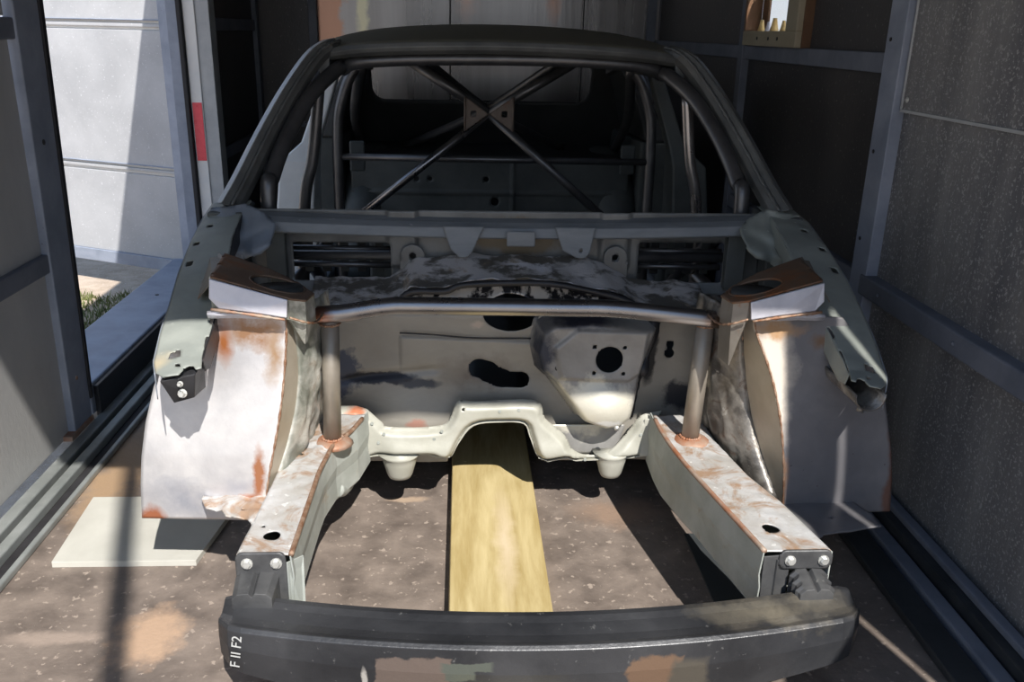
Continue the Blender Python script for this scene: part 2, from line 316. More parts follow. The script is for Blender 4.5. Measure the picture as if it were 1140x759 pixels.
# roof; rear corner chamfered to let sun onto the folded side door
struct(mk('ceiling', [(x, y, z) for z in (TOP, TOP+.05) for x, y in ((-1.40, 1.42), (-.74, .51), (1.10, .51), (1.10, 5.7), (-1.40, 5.7))],
          [(4, 3, 2, 1, 0), (5, 6, 7, 8, 9)] + [(i, (i+1) % 5, 5+(i+1) % 5, 5+i) for i in range(5)], m_wall_dim))

# ---- right wall: posts, rails and lifted-off sheets
wr = bpy.data.objects.new('wall_right', None); COL.objects.link(wr); wr.location = (1.07, 3, 0); struct(wr)
def wpanel(y0, y1, z0, z1, x=1.066, mat=m_wall_dim, t=.012):
    return box('panel', (x, y0, z0), (x+t, y1, z1), mat, wr, bevel=.002)
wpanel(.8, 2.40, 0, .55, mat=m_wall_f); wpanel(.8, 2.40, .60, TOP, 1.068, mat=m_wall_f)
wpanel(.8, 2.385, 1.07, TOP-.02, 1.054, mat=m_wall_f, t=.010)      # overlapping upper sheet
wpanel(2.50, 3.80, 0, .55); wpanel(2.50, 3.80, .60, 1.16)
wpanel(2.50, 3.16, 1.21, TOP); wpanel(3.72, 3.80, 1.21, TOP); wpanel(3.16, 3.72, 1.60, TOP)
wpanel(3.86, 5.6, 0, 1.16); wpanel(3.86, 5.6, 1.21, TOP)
for y0, y1 in ((2.40, 2.50), (3.80, 3.86)):
    box('post', (1.035, y0, 0), (1.080, y1, TOP), m_frame if y0 < 3 else m_frame_d, wr)
box('sheet_edge', (1.050, .8, 1.066), (1.056, 2.388, 1.074), m_greyst, wr, bevel=.001)
box('sheet_edge', (1.050, 2.383, 1.07), (1.056, 2.389, TOP-.02), m_greyst, wr, bevel=.001)
box('rail', (1.030, .8, .545), (1.080, 2.43, .605), m_frame_d, wr, bevel=.006)
box('rail', (1.040, 2.50, .545), (1.080, 3.80, .60), m_frame_d, wr)
box('rail', (1.040, 2.50, 1.160), (1.080, 3.80, 1.215), m_frame_d, wr)
box('rail', (1.040, 3.86, 1.160), (1.080, 5.6, 1.215), m_frame_d, wr)
for z in (1.10, 1.5): bolt('rivet', (1.053, 2.36, z), (-1, 0, 0), .006, m_bolt, wr, .003)
for y in (2.3, 1.9, 1.5): bolt('rivet', (1.029, y, .575), (-1, 0, 0), .005, m_frame_d, wr, .003)
for z in (.95, 1.25, .7): bolt('screw', (1.034, 2.47, z), (-1, 0, 0), .004, m_black, wr, .001)
# sill profiles along the right wall
for a, b, mt in (((1.0, .6, 0), (1.064, 5.6, .055), m_track_d), ((1.022, .6, .055), (1.05, 5.6, .075), m_frame_d), ((.955, .6, 0), (.995, 5.6, .03), m_frame_d), ((.875, .6, 0), (.945, 5.6, .022), m_track_d)):
    struct(box('trim_1', a, b, mt, bevel=.005))

# ---- small window in the right wall
w1 = bpy.data.objects.new('window_1', None); COL.objects.link(w1); w1.location = (1.05, 3.53, 1.2); struct(w1)
fy0, fy1, fz0, fz1, xf = 3.14, 3.74, 1.215, 1.62, 1.012
box('casing', (xf, fy0, fz0), (1.075, fy1, fz0+.055), m_cream, w1)
box('casing', (xf, fy0, fz1-.04), (1.075, fy1, fz1), m_cream, w1)
box('casing', (xf, fy0, fz0+.055), (1.075, fy0+.11, fz1-.04), m_cream, w1)
box('casing', (xf, fy1-.025, fz0+.055), (1.075, fy1, fz1-.04), m_brown, w1)
box('brown_strip', (1.034, fy0-.008, fz0), (1.066, fy0, fz1), m_brown, w1, bevel=0)  # thin brown strip over part of the near casing face
box('pane', (1.086, fy0+.055, fz0+.055), (1.089, fy1-.035, fz1-.04), m_glass, w1, bevel=0)
box('sash', (1.075, fy1-.10, fz0+.055), (1.085, fy1-.025, fz1-.04), m_brown, w1)
for i, (yy, rr) in enumerate(((3.36, .014), (3.46, .018), (3.53, .013), (3.61, .016))):
    tb = tube('trinket', [(1.044, yy, fz0+.055), (1.044, yy, fz0+.055+rr), (1.044, yy, fz0+.058+rr*2.4)], (lambda rr: (lambda t: rr*(1-.6*t)))(rr), m_gold if i != 2 else m_plate)
    tag(tb, ['little brass trinket nearest the camera on the window ledge', 'largest brass trinket on the window ledge, second from the near side', 'silver trinket on the window ledge between the brass ones', 'brass trinket at the far side of the window ledge'][i], 'trinket', 'trinkets on the window ledge')
for yy in (3.32, 3.42, 3.55): bolt('screw', (xf-.0005, yy, fz0+.028), (-1, 0, 0), .0045, m_black, w1, .001)

# ---- back wall
wb = bpy.data.objects.new('wall_back', None); COL.objects.link(wb); wb.location = (0, 5.6, 0); struct(wb)
xs = [-1.34, -1.0, -.2, .6, 1.06]
for i in range(4):
    box('panel', (xs[i]+.003, 5.60, .68), (xs[i+1]-.003, 5.615, TOP), m_wall_dim if i == 0 else m_back, wb, bevel=.002)
box('leak_board', (-1.40, 5.616, 0), (1.12, 5.63, TOP), m_black, wb)  # added behind the panels to stop light leaking through their gaps
box('kick_board', (-1.34, 5.57, 0), (1.06, 5.60, .68), m_black, wb)
for x in (-1.03, .98): box('post', (x, 5.55, 0), (x+.05, 5.60, TOP), m_frame_d, wb)
box('rail', (-1.34, 5.565, .67), (1.06, 5.60, .70), m_frame_d, wb)

# ---- left wall: rear part behind the side opening
wl = bpy.data.objects.new('wall_left', None); COL.objects.link(wl); wl.location = (-1.34, 5, 0); struct(wl)
for y0, y1, z0, z1 in ((4.46, 5.6, 0, .60), (4.46, 5.6, .66, 1.22), (4.46, 5.6, 1.28, TOP)):
    box('panel', (-1.36, y0, z0), (-1.345, y1, z1), m_wall_dim, wl, bevel=.002)
for z in (.60, 1.22): box('rail', (-1.36, 4.46, z), (-1.33, 5.6, z+.06), m_frame_d, wl)
box('post', (-1.36, 5.50, 0), (-1.32, 5.56, TOP), m_frame_d, wl)
# ceiling-level header over the opening
box('header', (-1.40, 2.6, TOP-.12), (-1.32, 4.5, TOP), m_frame_d, wl)
# ---- rear jamb of the side opening with the white and red marking strip
jb = struct(box('trim_2', (-1.405, 4.36, .12), (-1.285, 4.46, TOP), m_greyst, bevel=.003))
box('white_strip', (-1.400, 4.352, .36), (-1.348, 4.360, TOP), m_white, jb)
box('red_reflector', (-1.396, 4.349, .63), (-1.352, 4.352, .90), m_red, jb, bevel=.001)
box('rubber_seal', (-1.425, 4.33, .15), (-1.405, 4.40, TOP), m_rubber, jb)
box('painted_edge', (-1.475, 4.34, .12), (-1.425, 4.42, TOP), m_frame, jb)

# ---- sill of the side opening and the tracks
sl = struct(box('trim_3', (-1.575, 2.72, .03), (-1.335, 4.40, .135), m_frame, bevel=.006))
box('sill_riser', (-1.335, 2.74, 0), (-1.318, 4.46, .125), m_black, sl)
bolt('screw', (-1.45, 3.75, .135), (0, 0, 1), .006, m_black, sl, .001)
for a, b, mt in (((-1.325, .6, 0), (-1.288, 4.4, .028), m_track), ((-1.268, .6, 0), (-1.238, 4.4, .028), m_track), ((-1.288, .6, 0), (-1.268, 4.4, .006), m_rubber),
                 ((-1.205, .6, 0), (-1.190, 4.4, .018), m_track), ((-1.238, .6, 0), (-1.205, 4.4, .004), m_rubber)):
    struct(box('trim_4', a, b, mt, bevel=.004))

# ---- folded side door, near the camera
d1 = bpy.data.objects.new('door_1', None); COL.objects.link(d1); d1.location = (-1.35, 1.7, 0); struct(d1)
for y0, y1, z0, z1 in ((.6, 2.57, .03, .55), (.6, 2.57, .605, 1.20), (.6, 2.57, 1.26, TOP-.05)):
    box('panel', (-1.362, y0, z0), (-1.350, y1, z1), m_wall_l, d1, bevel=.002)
for z in (.55, 1.20): box('rail', (-1.362, .6, z), (-1.334, 2.60, z+.056), m_frame_d, d1, bevel=.005)
mk('edge_post', [(-1.362, 2.56, .03), (-1.328, 2.56, .03), (-1.328, 2.69, .03), (-1.362, 2.69, .03), (-1.362, 2.60, TOP-.05), (-1.328, 2.60, TOP-.05), (-1.328, 2.76, TOP-.05), (-1.362, 2.76, TOP-.05)], BF, m_frame, d1, bevel=.004)
mk('rubber_seal', [(-1.362, 2.69, .10), (-1.322, 2.69, .10), (-1.322, 2.705, .10), (-1.362, 2.705, .10), (-1.362, 2.76, TOP-.05), (-1.322, 2.76, TOP-.05), (-1.322, 2.79, TOP-.05), (-1.362, 2.79, TOP-.05)], BF, m_rubber, d1, bevel=.002)
box('foot_plate', (-1.365, 2.52, .028), (-1.322, 2.69, .045), m_orange, d1)
bolt('screw', (-1.328, 2.64, .92), (1, 0, 0), .006, m_black, d1, .001)
bolt('screw', (-1.328, 2.62, .20), (1, 0, 0), .005, m_orange, d1, .001)

# ---- outer side door, swung wide open outside
d2 = bpy.data.objects.new('door_2', None); COL.objects.link(d2); d2.location = (-1.46, 4.46, 0); struct(d2)
hd = Vector((-.905, .426, 0)); hn = Vector((-.426, -.905, 0)); h0 = Vector((-1.45, 4.46, 0))
def dbox(name, s0, s1, z0, z1, d0, dd, mat, parent=d2, bevel=.003):
    c = [h0+hd*s0+hn*d0, h0+hd*s1+hn*d0, h0+hd*s1+hn*dd, h0+hd*s0+hn*dd]
    V = [(p.x, p.y, z) for z in (z0, z1) for p in c]
    return mk(name, V, [f[::-1] for f in BF], mat, parent, bevel=bevel)
for z0, z1 in ((.10, .525), (.57, 1.215), (1.26, 1.95)): dbox('panel', .10, 1.7, z0, z1, 0, .02, m_outer)
for z in (.525, 1.215):
    dbox('joint_channel', .10, 1.7, z, z+.045, -.02, .004, m_white)
    dbox('joint_bead', .10, 1.7, z+.014, z+.030, .004, .020, m_outer)
    dbox('joint_lip', .10, 1.7, z+.043, z+.049, .0, .027, m_frame)
dbox('bottom_tube', .03, 1.7, .035, .10, -.02, .03, m_frame); dbox('top_tube', .03, 1.7, 1.95, 2.0, -.02, .03, m_frame)
dbox('hinge_tube', .03, .10, .10, 1.95, -.02, .03, m_frame); dbox('edge_tube', 1.7, 1.76, .035, 2.0, -.02, .03, m_frame)

# ---- open rear end, out of view: leaves added to cast shade, and the pole
lf = bpy.data.objects.new('shade_leaves', None); COL.objects.link(lf); lf.location = (1.3, .3, 0); struct(lf)
def shade_leaf(pts): return prism('panel', [(x, .30, z) for x, z in pts], -.03, m_outer, lf)
shade_leaf([(.86, -.10), (1.168, -.10), (1.168, 2.7), (1.045, 2.7), (1.045, 1.75), (.97, 1.45), (.86, 1.22)])
shade_leaf([(1.188, -.10), (2.2, -.10), (2.2, 2.7), (1.188, 2.7)])
st = tag(tube('pole', [(-.025, -1.2, -.10), (-.025, -1.2, 4.6)], .027, m_rubber, curve=False), 'slim dark pole standing on the ground outside the open rear end', 'pole')

# ---- outside ground: patch of grass beside the sill
bm = bmesh.new(); rg = random.Random(8)
for i in range(9000):
    x = rg.uniform(-2.9, -1.60); y = rg.uniform(3.0, 4.62)+.12*math.sin(x*7); a = rg.uniform(0, 6.28); h = rg.uniform(.015, .05); wd = .004
    dx, dy = math.cos(a)*wd, math.sin(a)*wd; lx, ly = rg.uniform(-.02, .02), rg.uniform(-.02, .02)
    v = [bm.verts.new(p) for p in ((x-dx, y-dy, -.10), (x+dx, y+dy, -.10), (x+lx, y+ly, -.10+h))]; bm.faces.new(v)
me = bpy.data.meshes.new('grass'); bm.to_mesh(me); bm.free()
g = link('grass', me, m_grass); g['kind'] = 'stuff'; tag(g, 'short scrubby green grass outside the side opening', 'grass')

# ================================================================ loose things on the floor
pl = mk('timber_plank', [(-.158, 1.2, 0), (.076, 1.2, 0), (.076, 4.3, 0), (-.158, 4.3, 0), (-.155, 1.2, .05), (.073, 1.2, .05), (.073, 4.3, .05), (-.155, 4.3, .05)], BF, m_wood, bevel=.003)
tag(pl, 'thick yellowish timber plank lying lengthwise under the middle of the car shell', 'plank')
ws = mk('floor_board', [(-1.118, 1.885, 0), (-.775, 1.885, 0), (-.735, 2.20, 0), (-1.14, 2.20, 0), (-1.118, 1.885, .016), (-.775, 1.885, .016), (-.735, 2.20, .016), (-1.14, 2.20, .016)], BF, m_sheet, bevel=.001)
tag(ws, 'cream rectangular board lying on the floor beside the left wheel arch', 'board')
dp = mk('floor_plate', [(.50, 1.66, 0), (.66, 1.66, 0), (.66, 2.0, 0), (.50, 2.0, 0), (.50, 1.66, .006), (.66, 1.66, .006), (.66, 2.0, .006), (.50, 2.0, .006)], BF, m_dsheet, bevel=.001)
tag(dp, 'dark thin plate on the shaded floor behind the right chassis rail', 'plate')
for v in dp.data.vertices: v.co.x -= .04*1
# ================================================================ THE CAR SHELL
car = empty('car_shell', 'bare stripped car body shell with roll cage, no engine, wheels or glass', 'car', (0, 2.6, .05))
LEFT, RIGHT = -1, 1

# ---- bumper beam
prof = [(1.402, .200), (1.398, .213), (1.385, .213), (1.372, .207), (1.345, .200), (1.325, .201), (1.312, .205), (1.304, .199), (1.298, .150), (1.302, .075), (1.32, .066), (1.402, .068)]
secs = []
def beam_at(x):
    t = abs((x-.03)/.606); return t, .045*t*t
for x in np.linspace(-.576, .636, 49):
    t, back = beam_at(x); e = max(0, (t-.93)/.07)**2; secs.append([(x, 1.402+(y-1.402)*(1-.35*e)+back, .205+(z-.205)*(1-.35*t**3 if z < .19 else 1)*(1-.15*e)+.024*t*t-.012*e) for y, z in prof])
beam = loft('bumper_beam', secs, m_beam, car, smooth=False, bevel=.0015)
# handwritten marks on its left end
tx = bpy.data.curves.new('mark', 'FONT'); tx.body = 'F II F2'; tx.size = .026; tx.extrude = .0003
to = bpy.data.objects.new('mark', tx); COL.objects.link(to)
dg = bpy.context.evaluated_depsgraph_get(); tm = bpy.data.meshes.new_from_object(to.evaluated_get(dg)); bpy.data.objects.remove(to)
T = Matrix.Translation((-.530, 1.298+beam_at(-.53)[1]-.005, .150)) @ Matrix.Rotation(R(-8), 4, 'Z') @ Matrix.Rotation(R(84), 4, 'X') @ Matrix.Rotation(R(84), 4, 'Z')
tm.transform(T); ho = link('handwritten_mark', tm, m_ink, beam); ho['label'] = 'white handwritten characters on the beam end'

# ---- beam mounting brackets
for sgn, xa, xb in ((LEFT, -.557, -.462), (RIGHT, .496, .603)):
    yb = 1.462; zt = .308 if sgn < 0 else .300
    zl = .20 if sgn < 0 else .258
    plate = sheet('mounting_bracket', xa, xb, zl, zt, .004, s_rect(xa, xb, zl-.02 if sgn < 0 else zl, zt, .014), lambda u, v: (u, yb+0*u, v), m_brkt, car, solid=.005)
    for bx in (xa+.022, xb-.018): bolt('bolt', (bx, yb-.003, zt-.022), (0, -1, .1), .0085, m_bolt, plate, .007)
    c = (xa+xb)/2+.008*sgn; secs = []
    for i in range(10):
        t = i/9; y = yb-.002-.055*t; hw = (.036+.004*math.sin(t*18)) if sgn > 0 else .041-.004*t; z1 = zt-.042-.012*t; z0 = .13
        secs.append([(c-hw, y, z1-.01), (c-hw+.010, y, z1), (c-.006, y, z1+.002), (c, y, z1-.006), (c+.006, y, z1+.002), (c+hw-.010, y, z1), (c+hw, y, z1-.01), (c+hw, y, z0), (c-hw, y, z0)])
    loft('crush_box', secs, m_brkt, plate, bevel=.001)
    if sgn > 0: prism('end_cap', [(.468, 1.463, .17), (.52, 1.463, .17), (.52, 1.463, .29), (.466, 1.463, .285)], -.003, m_brkt, plate)
    # side web of the bracket, inner side
    xi = xb if sgn < 0 else xa
    prism('side_web', [(xi, 1.46, .15), (xi, 1.46, zt-.02), (xi+(.024 if sgn < 0 else -.022), 1.50, zt-.03), (xi+(.028 if sgn < 0 else -.026), 1.47, .16)], .003*sgn, m_rail if sgn < 0 else m_brkt, plate)

# ---- chassis rails
def rail(sgn, inner, outer, ztop, zbot, hole):
    ys = np.linspace(1.462, 2.10, 30)
    ix = lambda y: interp(y, *zip(*inner)); ox = lambda y: interp(y, *zip(*outer)); zt = lambda y: interp(y, *zip(*ztop)); zb = lambda y: interp(y, *zip(*zbot))
    secs = []
    for y in ys:
        a, b = float(ix(y)), float(ox(y)); t, bt = float(zt(y)), float(zb(y))
        bi = a+.012*sgn*-1
        secs.append([(a, y, t), (a-sgn*.004, y, (t+bt)/2+.02), (a+sgn*.0, y, (t+bt)/2-.01), (a-sgn*.002, y, bt+.012), (a+sgn*.008, y, bt), (b-sgn*.008, y, bt), (b, y, bt+.01), (b, y, t)])
    o = loft('chassis_rail', secs, m_rail, car, closed=False, smooth=False, solid=.003)
    def mp(u, v):
        a, b = ix(v), ox(v); return a+(b-a)*u, v, zt(v)+.001+rumple(u*.2, v, 60, .0012)
    hy, hu = hole
    def sdf(u, v): return cut(lambda p, q: 1+0*p, )(u, v)
    wd = abs(ox(hy)-ix(hy))
    # work in metric u for round holes
    def mp2(u, v): return mp(u/wd, v)
    sheet('rail_top', 0, wd, 1.464, 2.08, .005, cut(lambda u, v: 1+0*u, s_circ(hu*wd, hy, .0165), s_circ(.75*wd, hy+.035, .004), s_circ(.8*wd, 1.88, .005)), mp2, m_railtop, o, solid=.003)
    tube('rolled_edge', [(float(ix(y)), y, float(zt(y))+.003) for y in ys[::3]], .0055, m_orange if sgn > 0 else m_weld, o, seg=8)
    return o
rl = rail(LEFT, [(1.46, -.452), (1.66, -.450), (1.82, -.448), (1.93, -.432), (2.01, -.390), (2.10, -.37)], [(1.46, -.555), (1.66, -.545), (1.8, -.54), (1.95, -.50), (2.10, -.50)],
          [(1.46, .300), (1.9, .303), (2.1, .315)], [(1.46, .165), (1.75, .165), (1.95, .15), (2.10, .16)], (1.53, .50))
rr_ = rail(RIGHT, [(1.46, .466), (1.65, .428), (1.82, .395), (1.93, .380), (2.01, .372), (2.10, .37)], [(1.46, .600), (1.65, .562), (1.77, .525), (1.95, .495), (2.10, .49)],
           [(1.46, .295), (1.9, .300), (2.1, .31)], [(1.46, .155), (1.75, .155), (1.95, .14), (2.10, .16)], (1.545, .42))
# lower lumps (jacking brackets) under the rail roots
for sgn in (-1, 1):
    tube('rail_foot', [(sgn*.44, 2.16, .16), (sgn*.43, 2.06, .145), (sgn*.43, 1.99, .155), (sgn*.435, 1.94, .175)], lambda t: .032*(1-.45*t), m_rail, car, seg=12)
    tube('weld_pad', [(sgn*.44, 1.95, .298), (sgn*.44, 1.95, .306), (sgn*.44, 1.95, .312)], lambda t: .050*(1-.35*t), m_orange, car, seg=16, curve=False)

# ---- wheel arches
def arch(sgn, mat, mside, x_in, x_out):
    vi = [0, .25, .55, .8, 1]
    yi = interp; pv = np.array([0, .12, .25, .4, .55, .7, .85, 1.0])
    # v: 0 top .. 1 bottom; circular profile
    def prof(v, out):
        vv = [0, .1, .2, .35, .5, .65, .8, 1]
        z = interp(v, vv, [.680, .640, .592, .515, .436, .362, .290, .205]); y = interp(v, vv, [1.822, 1.818, 1.811, 1.797, 1.780, 1.766, 1.757, 1.752])
        return y, z
    def mp(u, v):
        y, z = prof(v, u); y = y+.015*u; z = z-.020*u*(1-v)
        vv = [0, .1, .2, .35, .5, .65, .8, 1]; xi = interp(v, vv, x_in); xo = interp(v, vv, x_out)
        return sgn*(xi+(xo-xi)*u), y, z
    W = .30
    def mpm(u, v): return mp(u/W, v/.55)
    o = sheet('wheel_arch', 0, W, 0, .55, .008, None, mpm, mat, car, solid=.0025)
    def ms(u, v):
        X, Y, Z = mp(0*u, v); dz = u*(.07 if sgn < 0 else .115)*np.sin(np.clip(v, 0, 1)*math.pi*.98+.04)
        return X-sgn*.35*dz, Y+dz*.95, Z+.0*dz
    sheet('arch_side', 0, 1, 0, 1, .05, None, ms, mside, o, solid=.002)
    P = [tuple(float(c) for c in mp(np.array(0.), np.array(v))) for v in np.linspace(0.02, 1, 9)]
    bead('weld_bead', P, .0035, m_weld, o)
    P2 = [tuple(float(c) for c in ms(np.array(1.), np.array(v))) for v in np.linspace(0.05, .97, 9)]
    bead('weld_bead', P2, .004, m_weld, o)
    P3 = [tuple(float(c) for c in mp(np.array(u), np.array(0.)))  for u in np.linspace(0.0, .55, 6)]
    bead('weld_bead', P3, .005, m_weld, o)
    return o, ms
aL, mpL = arch(-1, m_arch, m_side, [.505, .505, .508, .515, .527, .542, .558, .568], [.725, .746, .77, .798, .818, .83, .837, .842])
aR, mpR = arch(1, m_archr, m_side, [.512, .518, .542, .571, .59, .601, .609, .614], [.723, .759, .799, .832, .847, .861, .87, .876])
# flat flanges at the foot of the arches
sheet('arch_flange', .60, .80, 1.60, 1.80, .005, cut(s_poly([(.595, 1.66), (.63, 1.60), (.66, 1.625), (.80, 1.655), (.80, 1.70), (.775, 1.79), (.595, 1.79)]), s_circ(.70, 1.69, .002)), lambda u, v: (u, v, .232+.02*(u-.6)/.2*0+rumple(u, v, 50, .001)), m_archr, aR, solid=.004)
sheet('arch_flange', -.70, -.53, 1.60, 1.78, .004, cut(s_poly([(-.70, 1.745), (-.70, 1.76), (-.53, 1.78), (-.53, 1.62), (-.565, 1.635), (-.585, 1.665), (-.63, 1.672), (-.645, 1.70), (-.68, 1.705)]), s_circ(-.60, 1.70, .005)), lambda u, v: (u, v, .262+rumple(u, v, 90, .003)), m_railtop, aL, solid=.004)

# ---- strut towers
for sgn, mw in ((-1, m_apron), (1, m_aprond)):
    zt = (lambda u, v: .755-.045*(.655-u)/.165+.0*v)
    # top plate, in |x|,y
    pts = [(.652, 1.80), (.49, 1.79), (.458, 1.805), (.450, 1.865), (.49, 1.91), (.56, 1.955), (.668, 1.985), (.66, 1.90)]
    top = sheet('strut_tower', .43, .71, 1.78, 2.13, .006, cut(s_poly(pts), s_circ(.527, 1.862, .056, .046)), lambda u, v: (sgn*u, v, zt(u, v)), m_towertop, car, solid=.004)
    # ring lip round the hole
    tube('opening_lip', [(sgn*(.527+.057*math.cos(a)), 1.862+.047*math.sin(a), float(zt(.527+.057*math.cos(a), 0))+.001) for a in np.linspace(0, 2*math.pi, 25)], .003, m_towertop, top, seg=6)
    # dark cup below the opening
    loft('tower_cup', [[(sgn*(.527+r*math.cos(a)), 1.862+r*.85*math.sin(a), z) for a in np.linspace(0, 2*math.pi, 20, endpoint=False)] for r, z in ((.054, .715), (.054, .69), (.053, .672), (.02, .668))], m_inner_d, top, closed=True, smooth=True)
    # bright front doubler
    q = [(sgn*.652, 1.798, .752), (sgn*.492, 1.788, .710), (sgn*.495, 1.783, .672), (sgn*.56, 1.783, .683), (sgn*.635, 1.788, .690), (sgn*.654, 1.79, .712)]
    if sgn > 0: q = q[::-1]
    prism('front_doubler', q, -.006, m_plate, top)
    # wall under the doubler
    low = {.66: .69, .652: .684, .492: .665}
    wp = ((.662, 1.96), (.652, 1.803), (.492, 1.795), (.462, 1.808), (.453, 1.865), (.49, 1.905), (.56, 1.95))
    loft('tower_wall', [[(sgn*(x if k < 2 or x > .5 else x+.01), y+(.02 if k == 2 else 0), (float(zt(x, 0))-.001, low.get(x, .650), low.get(x, .60 if sgn < 0 else .55)-.002)[k]) for x, y in wp] for k in range(3)], m_apron if sgn < 0 else m_towerw, top, closed=False, solid=.003)
    sheet('bright_collar', .50, .66, 0, 1, .02, None, lambda u, v: (sgn*u, 1.785-.012*v+.02*v*v, .684-.016*v+rumple(u, v, 40, .0015)), m_plate, top, solid=.002)
    bead('weld_bead', [(sgn*.650, 1.781, .69), (sgn*.58, 1.776, .682), (sgn*.50, 1.780, .668)], .0045, m_weld if sgn > 0 else m_orange, top)
    bead('weld_bead', [(sgn*.49, 1.782, .672), (sgn*.455, 1.80, .655), (sgn*.445, 1.86, .640), (sgn*.44, 1.95, .64)], .0035, m_weld, top)
    # apron panel between the tower and the chassis rail
    ms_ = mpL if sgn < 0 else mpR
    def ap(u, v):   # u 0 front(at arch) ..1 back, v 0 bottom..1 top
        xf, yf, zf = ms_(1+0*v, .02+.93*(1-v)); xf = abs(xf); yf = yf-.004; zf = zf+.012*(1-v)+.0*v
        xb = interp(v, [0, .35, .7, 1], [.485, .47, .452, .445]); yb = interp(v, [0, 1], [2.08, 2.02]); zb = interp(v, [0, 1], [.300, .665])
        bl = .022*np.sin(np.clip(u, 0, 1)*math.pi)*np.sin(v*math.pi*.9+.2)
        bl = bl*.6; uu = u; return sgn*(xf+(xb-xf)*uu**.55-bl+rumple(u*.35, v*.4, 55, .004)*np.clip(u*4, 0, 1)), yf+(yb-yf)*uu, zf+(zb-zf)*uu
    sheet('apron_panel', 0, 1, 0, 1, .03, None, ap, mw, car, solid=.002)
    # outer tower buttress joining fender rail
    prism('tower_brace', [(sgn*.65, 1.81, .745), (sgn*.65, 1.98, .745), (sgn*.75, 2.15, .735), (sgn*.70, 1.86, .69)], .004*sgn, m_towerw, car)

# ---- inner fender rails
for sgn in (-1, 1):
    ys = [1.635, 1.70, 1.80, 1.88, 2.0, 2.15, 2.30, 2.42]
    if sgn < 0: xo = [.725, .750, .762, .766, .778, .790, .800, .805]; xi = [.640, .652, .655, .655, .668, .690, .70, .70]; zz = [.600, .615, .652, .682, .722, .757, .785, .80]
    else: xo = [.745, .775, .790, .792, .795, .800, .805, .805]; xi = [.675, .690, .690, .682, .678, .69, .70, .70]; zz = [.575, .585, .625, .665, .715, .757, .790, .80]
    Wd = .10
    def mp(u, v, xo=xo, xi=xi, zz=zz, sgn=sgn):
        a = interp(v, ys, xi); b = interp(v, ys, xo); return sgn*(a+(b-a)*u/Wd), v, interp(v, ys, zz)-.012*(u/Wd)**3+rumple(u, v, 40, .0012)
    edge = [(0, 1.66), (.012, 1.655), (.02, 1.672), (.034, 1.662), (.05, 1.640), (.085, 1.637), (.10, 1.66), (.10, 2.42), (0, 2.42), (0, 1.83), (.008, 1.825), (.007, 1.80), (0, 1.795), (0, 1.76), (.006, 1.755), (.002, 1.72)]
    fr = sheet('fender_rail', 0, Wd, 1.63, 2.42, .005, cut(s_poly(edge), s_poly([(.045, 1.70), (.07, 1.695), (.068, 1.725), (.06, 1.712), (.052, 1.745)]), s_circ(.052, 1.672, .006), s_rect(.076, .090, 2.02, 2.045, .003), s_rect(.076, .09, 2.12, 2.14, .003), s_rect(.06, .074, 2.22, 2.235, .003)), mp, m_fender, car, solid=.0025)
    # turned-down flanges
    def fl(u, v, sgn=sgn, xi=xi, zz=zz): return sgn*interp(v, ys, xi)+0*u-sgn*.004*u/.05, v, interp(v, ys, zz)-u+rumple(u, v, 60, .002)
    sheet('rail_flange', 0, .05, 1.68, 2.35, .006, s_poly([(-.01, 1.68), (.03, 1.70), (.045, 1.73), (.05, 1.80), (.04, 2.3), (-.01, 2.35)]), fl, m_fender if sgn > 0 else m_black, fr, solid=.002)
    def fo(u, v, sgn=sgn, xo=xo, zz=zz): return sgn*(interp(v, ys, xo)+.002), v, interp(v, ys, zz)-.012-u
    sheet('rail_flange', 0, .055, 1.66, 2.42, .011, None, fo, m_fender_b, fr, solid=.002)
    # end piece under the tip
    c = -.688 if sgn < 0 else .722
    z0 = .585 if sgn < 0 else .562
    if sgn < 0:
        e = loft('end_bracket', [[(c-.034, 1.70, z0+.01), (c+.036, 1.71, z0+.02), (c+.030, 1.72, z0-.045), (c-.022, 1.72, z0-.055)], [(c-.034, 1.64, z0), (c+.03, 1.66, z0+.008), (c+.022, 1.665, z0-.045), (c-.018, 1.66, z0-.055)]], m_black, fr, bevel=.002)
        bolt('bolt', (c+.004, 1.652, z0-.030), (0, -1, .2), .007, m_bolt, e, .012); bolt('bolt', (c+.003, 1.648, z0-.008), (0, -1, .2), .0045, m_bolt, e, .010)
    else:
        e = loft('end_bracket', [[(c+.030*math.cos(a), y, z0-.014+.030*math.sin(a)) for a in np.linspace(math.pi*.95, math.pi*2.05, 12)] for y in (1.645, 1.75, 1.85)], m_aprond, fr, closed=False, smooth=True, solid=.003)
        tube('hanging_tag', [(c-.01, 1.66, z0-.04), (c-.015, 1.655, z0-.052)], .008, m_aprond, e, seg=8)
# blue primed rear length of the rails and scuttle corners
for sgn in (-1, 1):
    def cm(u, v, sgn=sgn):
        y = 2.20+.14*sstep((v-.70)/.13); return sgn*u, y+.02*(u-.7)+rumple(u, v, 70, .007), v
    pts = [(.785, .795), (.70, .808), (.645, .79), (.605, .765), (.612, .725), (.635, .705), (.66, .70), (.70, .675), (.745, .68), (.79, .72)]
    sheet('scuttle_corner', .59, .80, .68, .85, .006, cut(s_poly(pts), s_circ(.76, .755, .006), s_circ(.735, .725, .005)), cm, m_fender_b if sgn < 0 else m_fender, car, solid=.004)

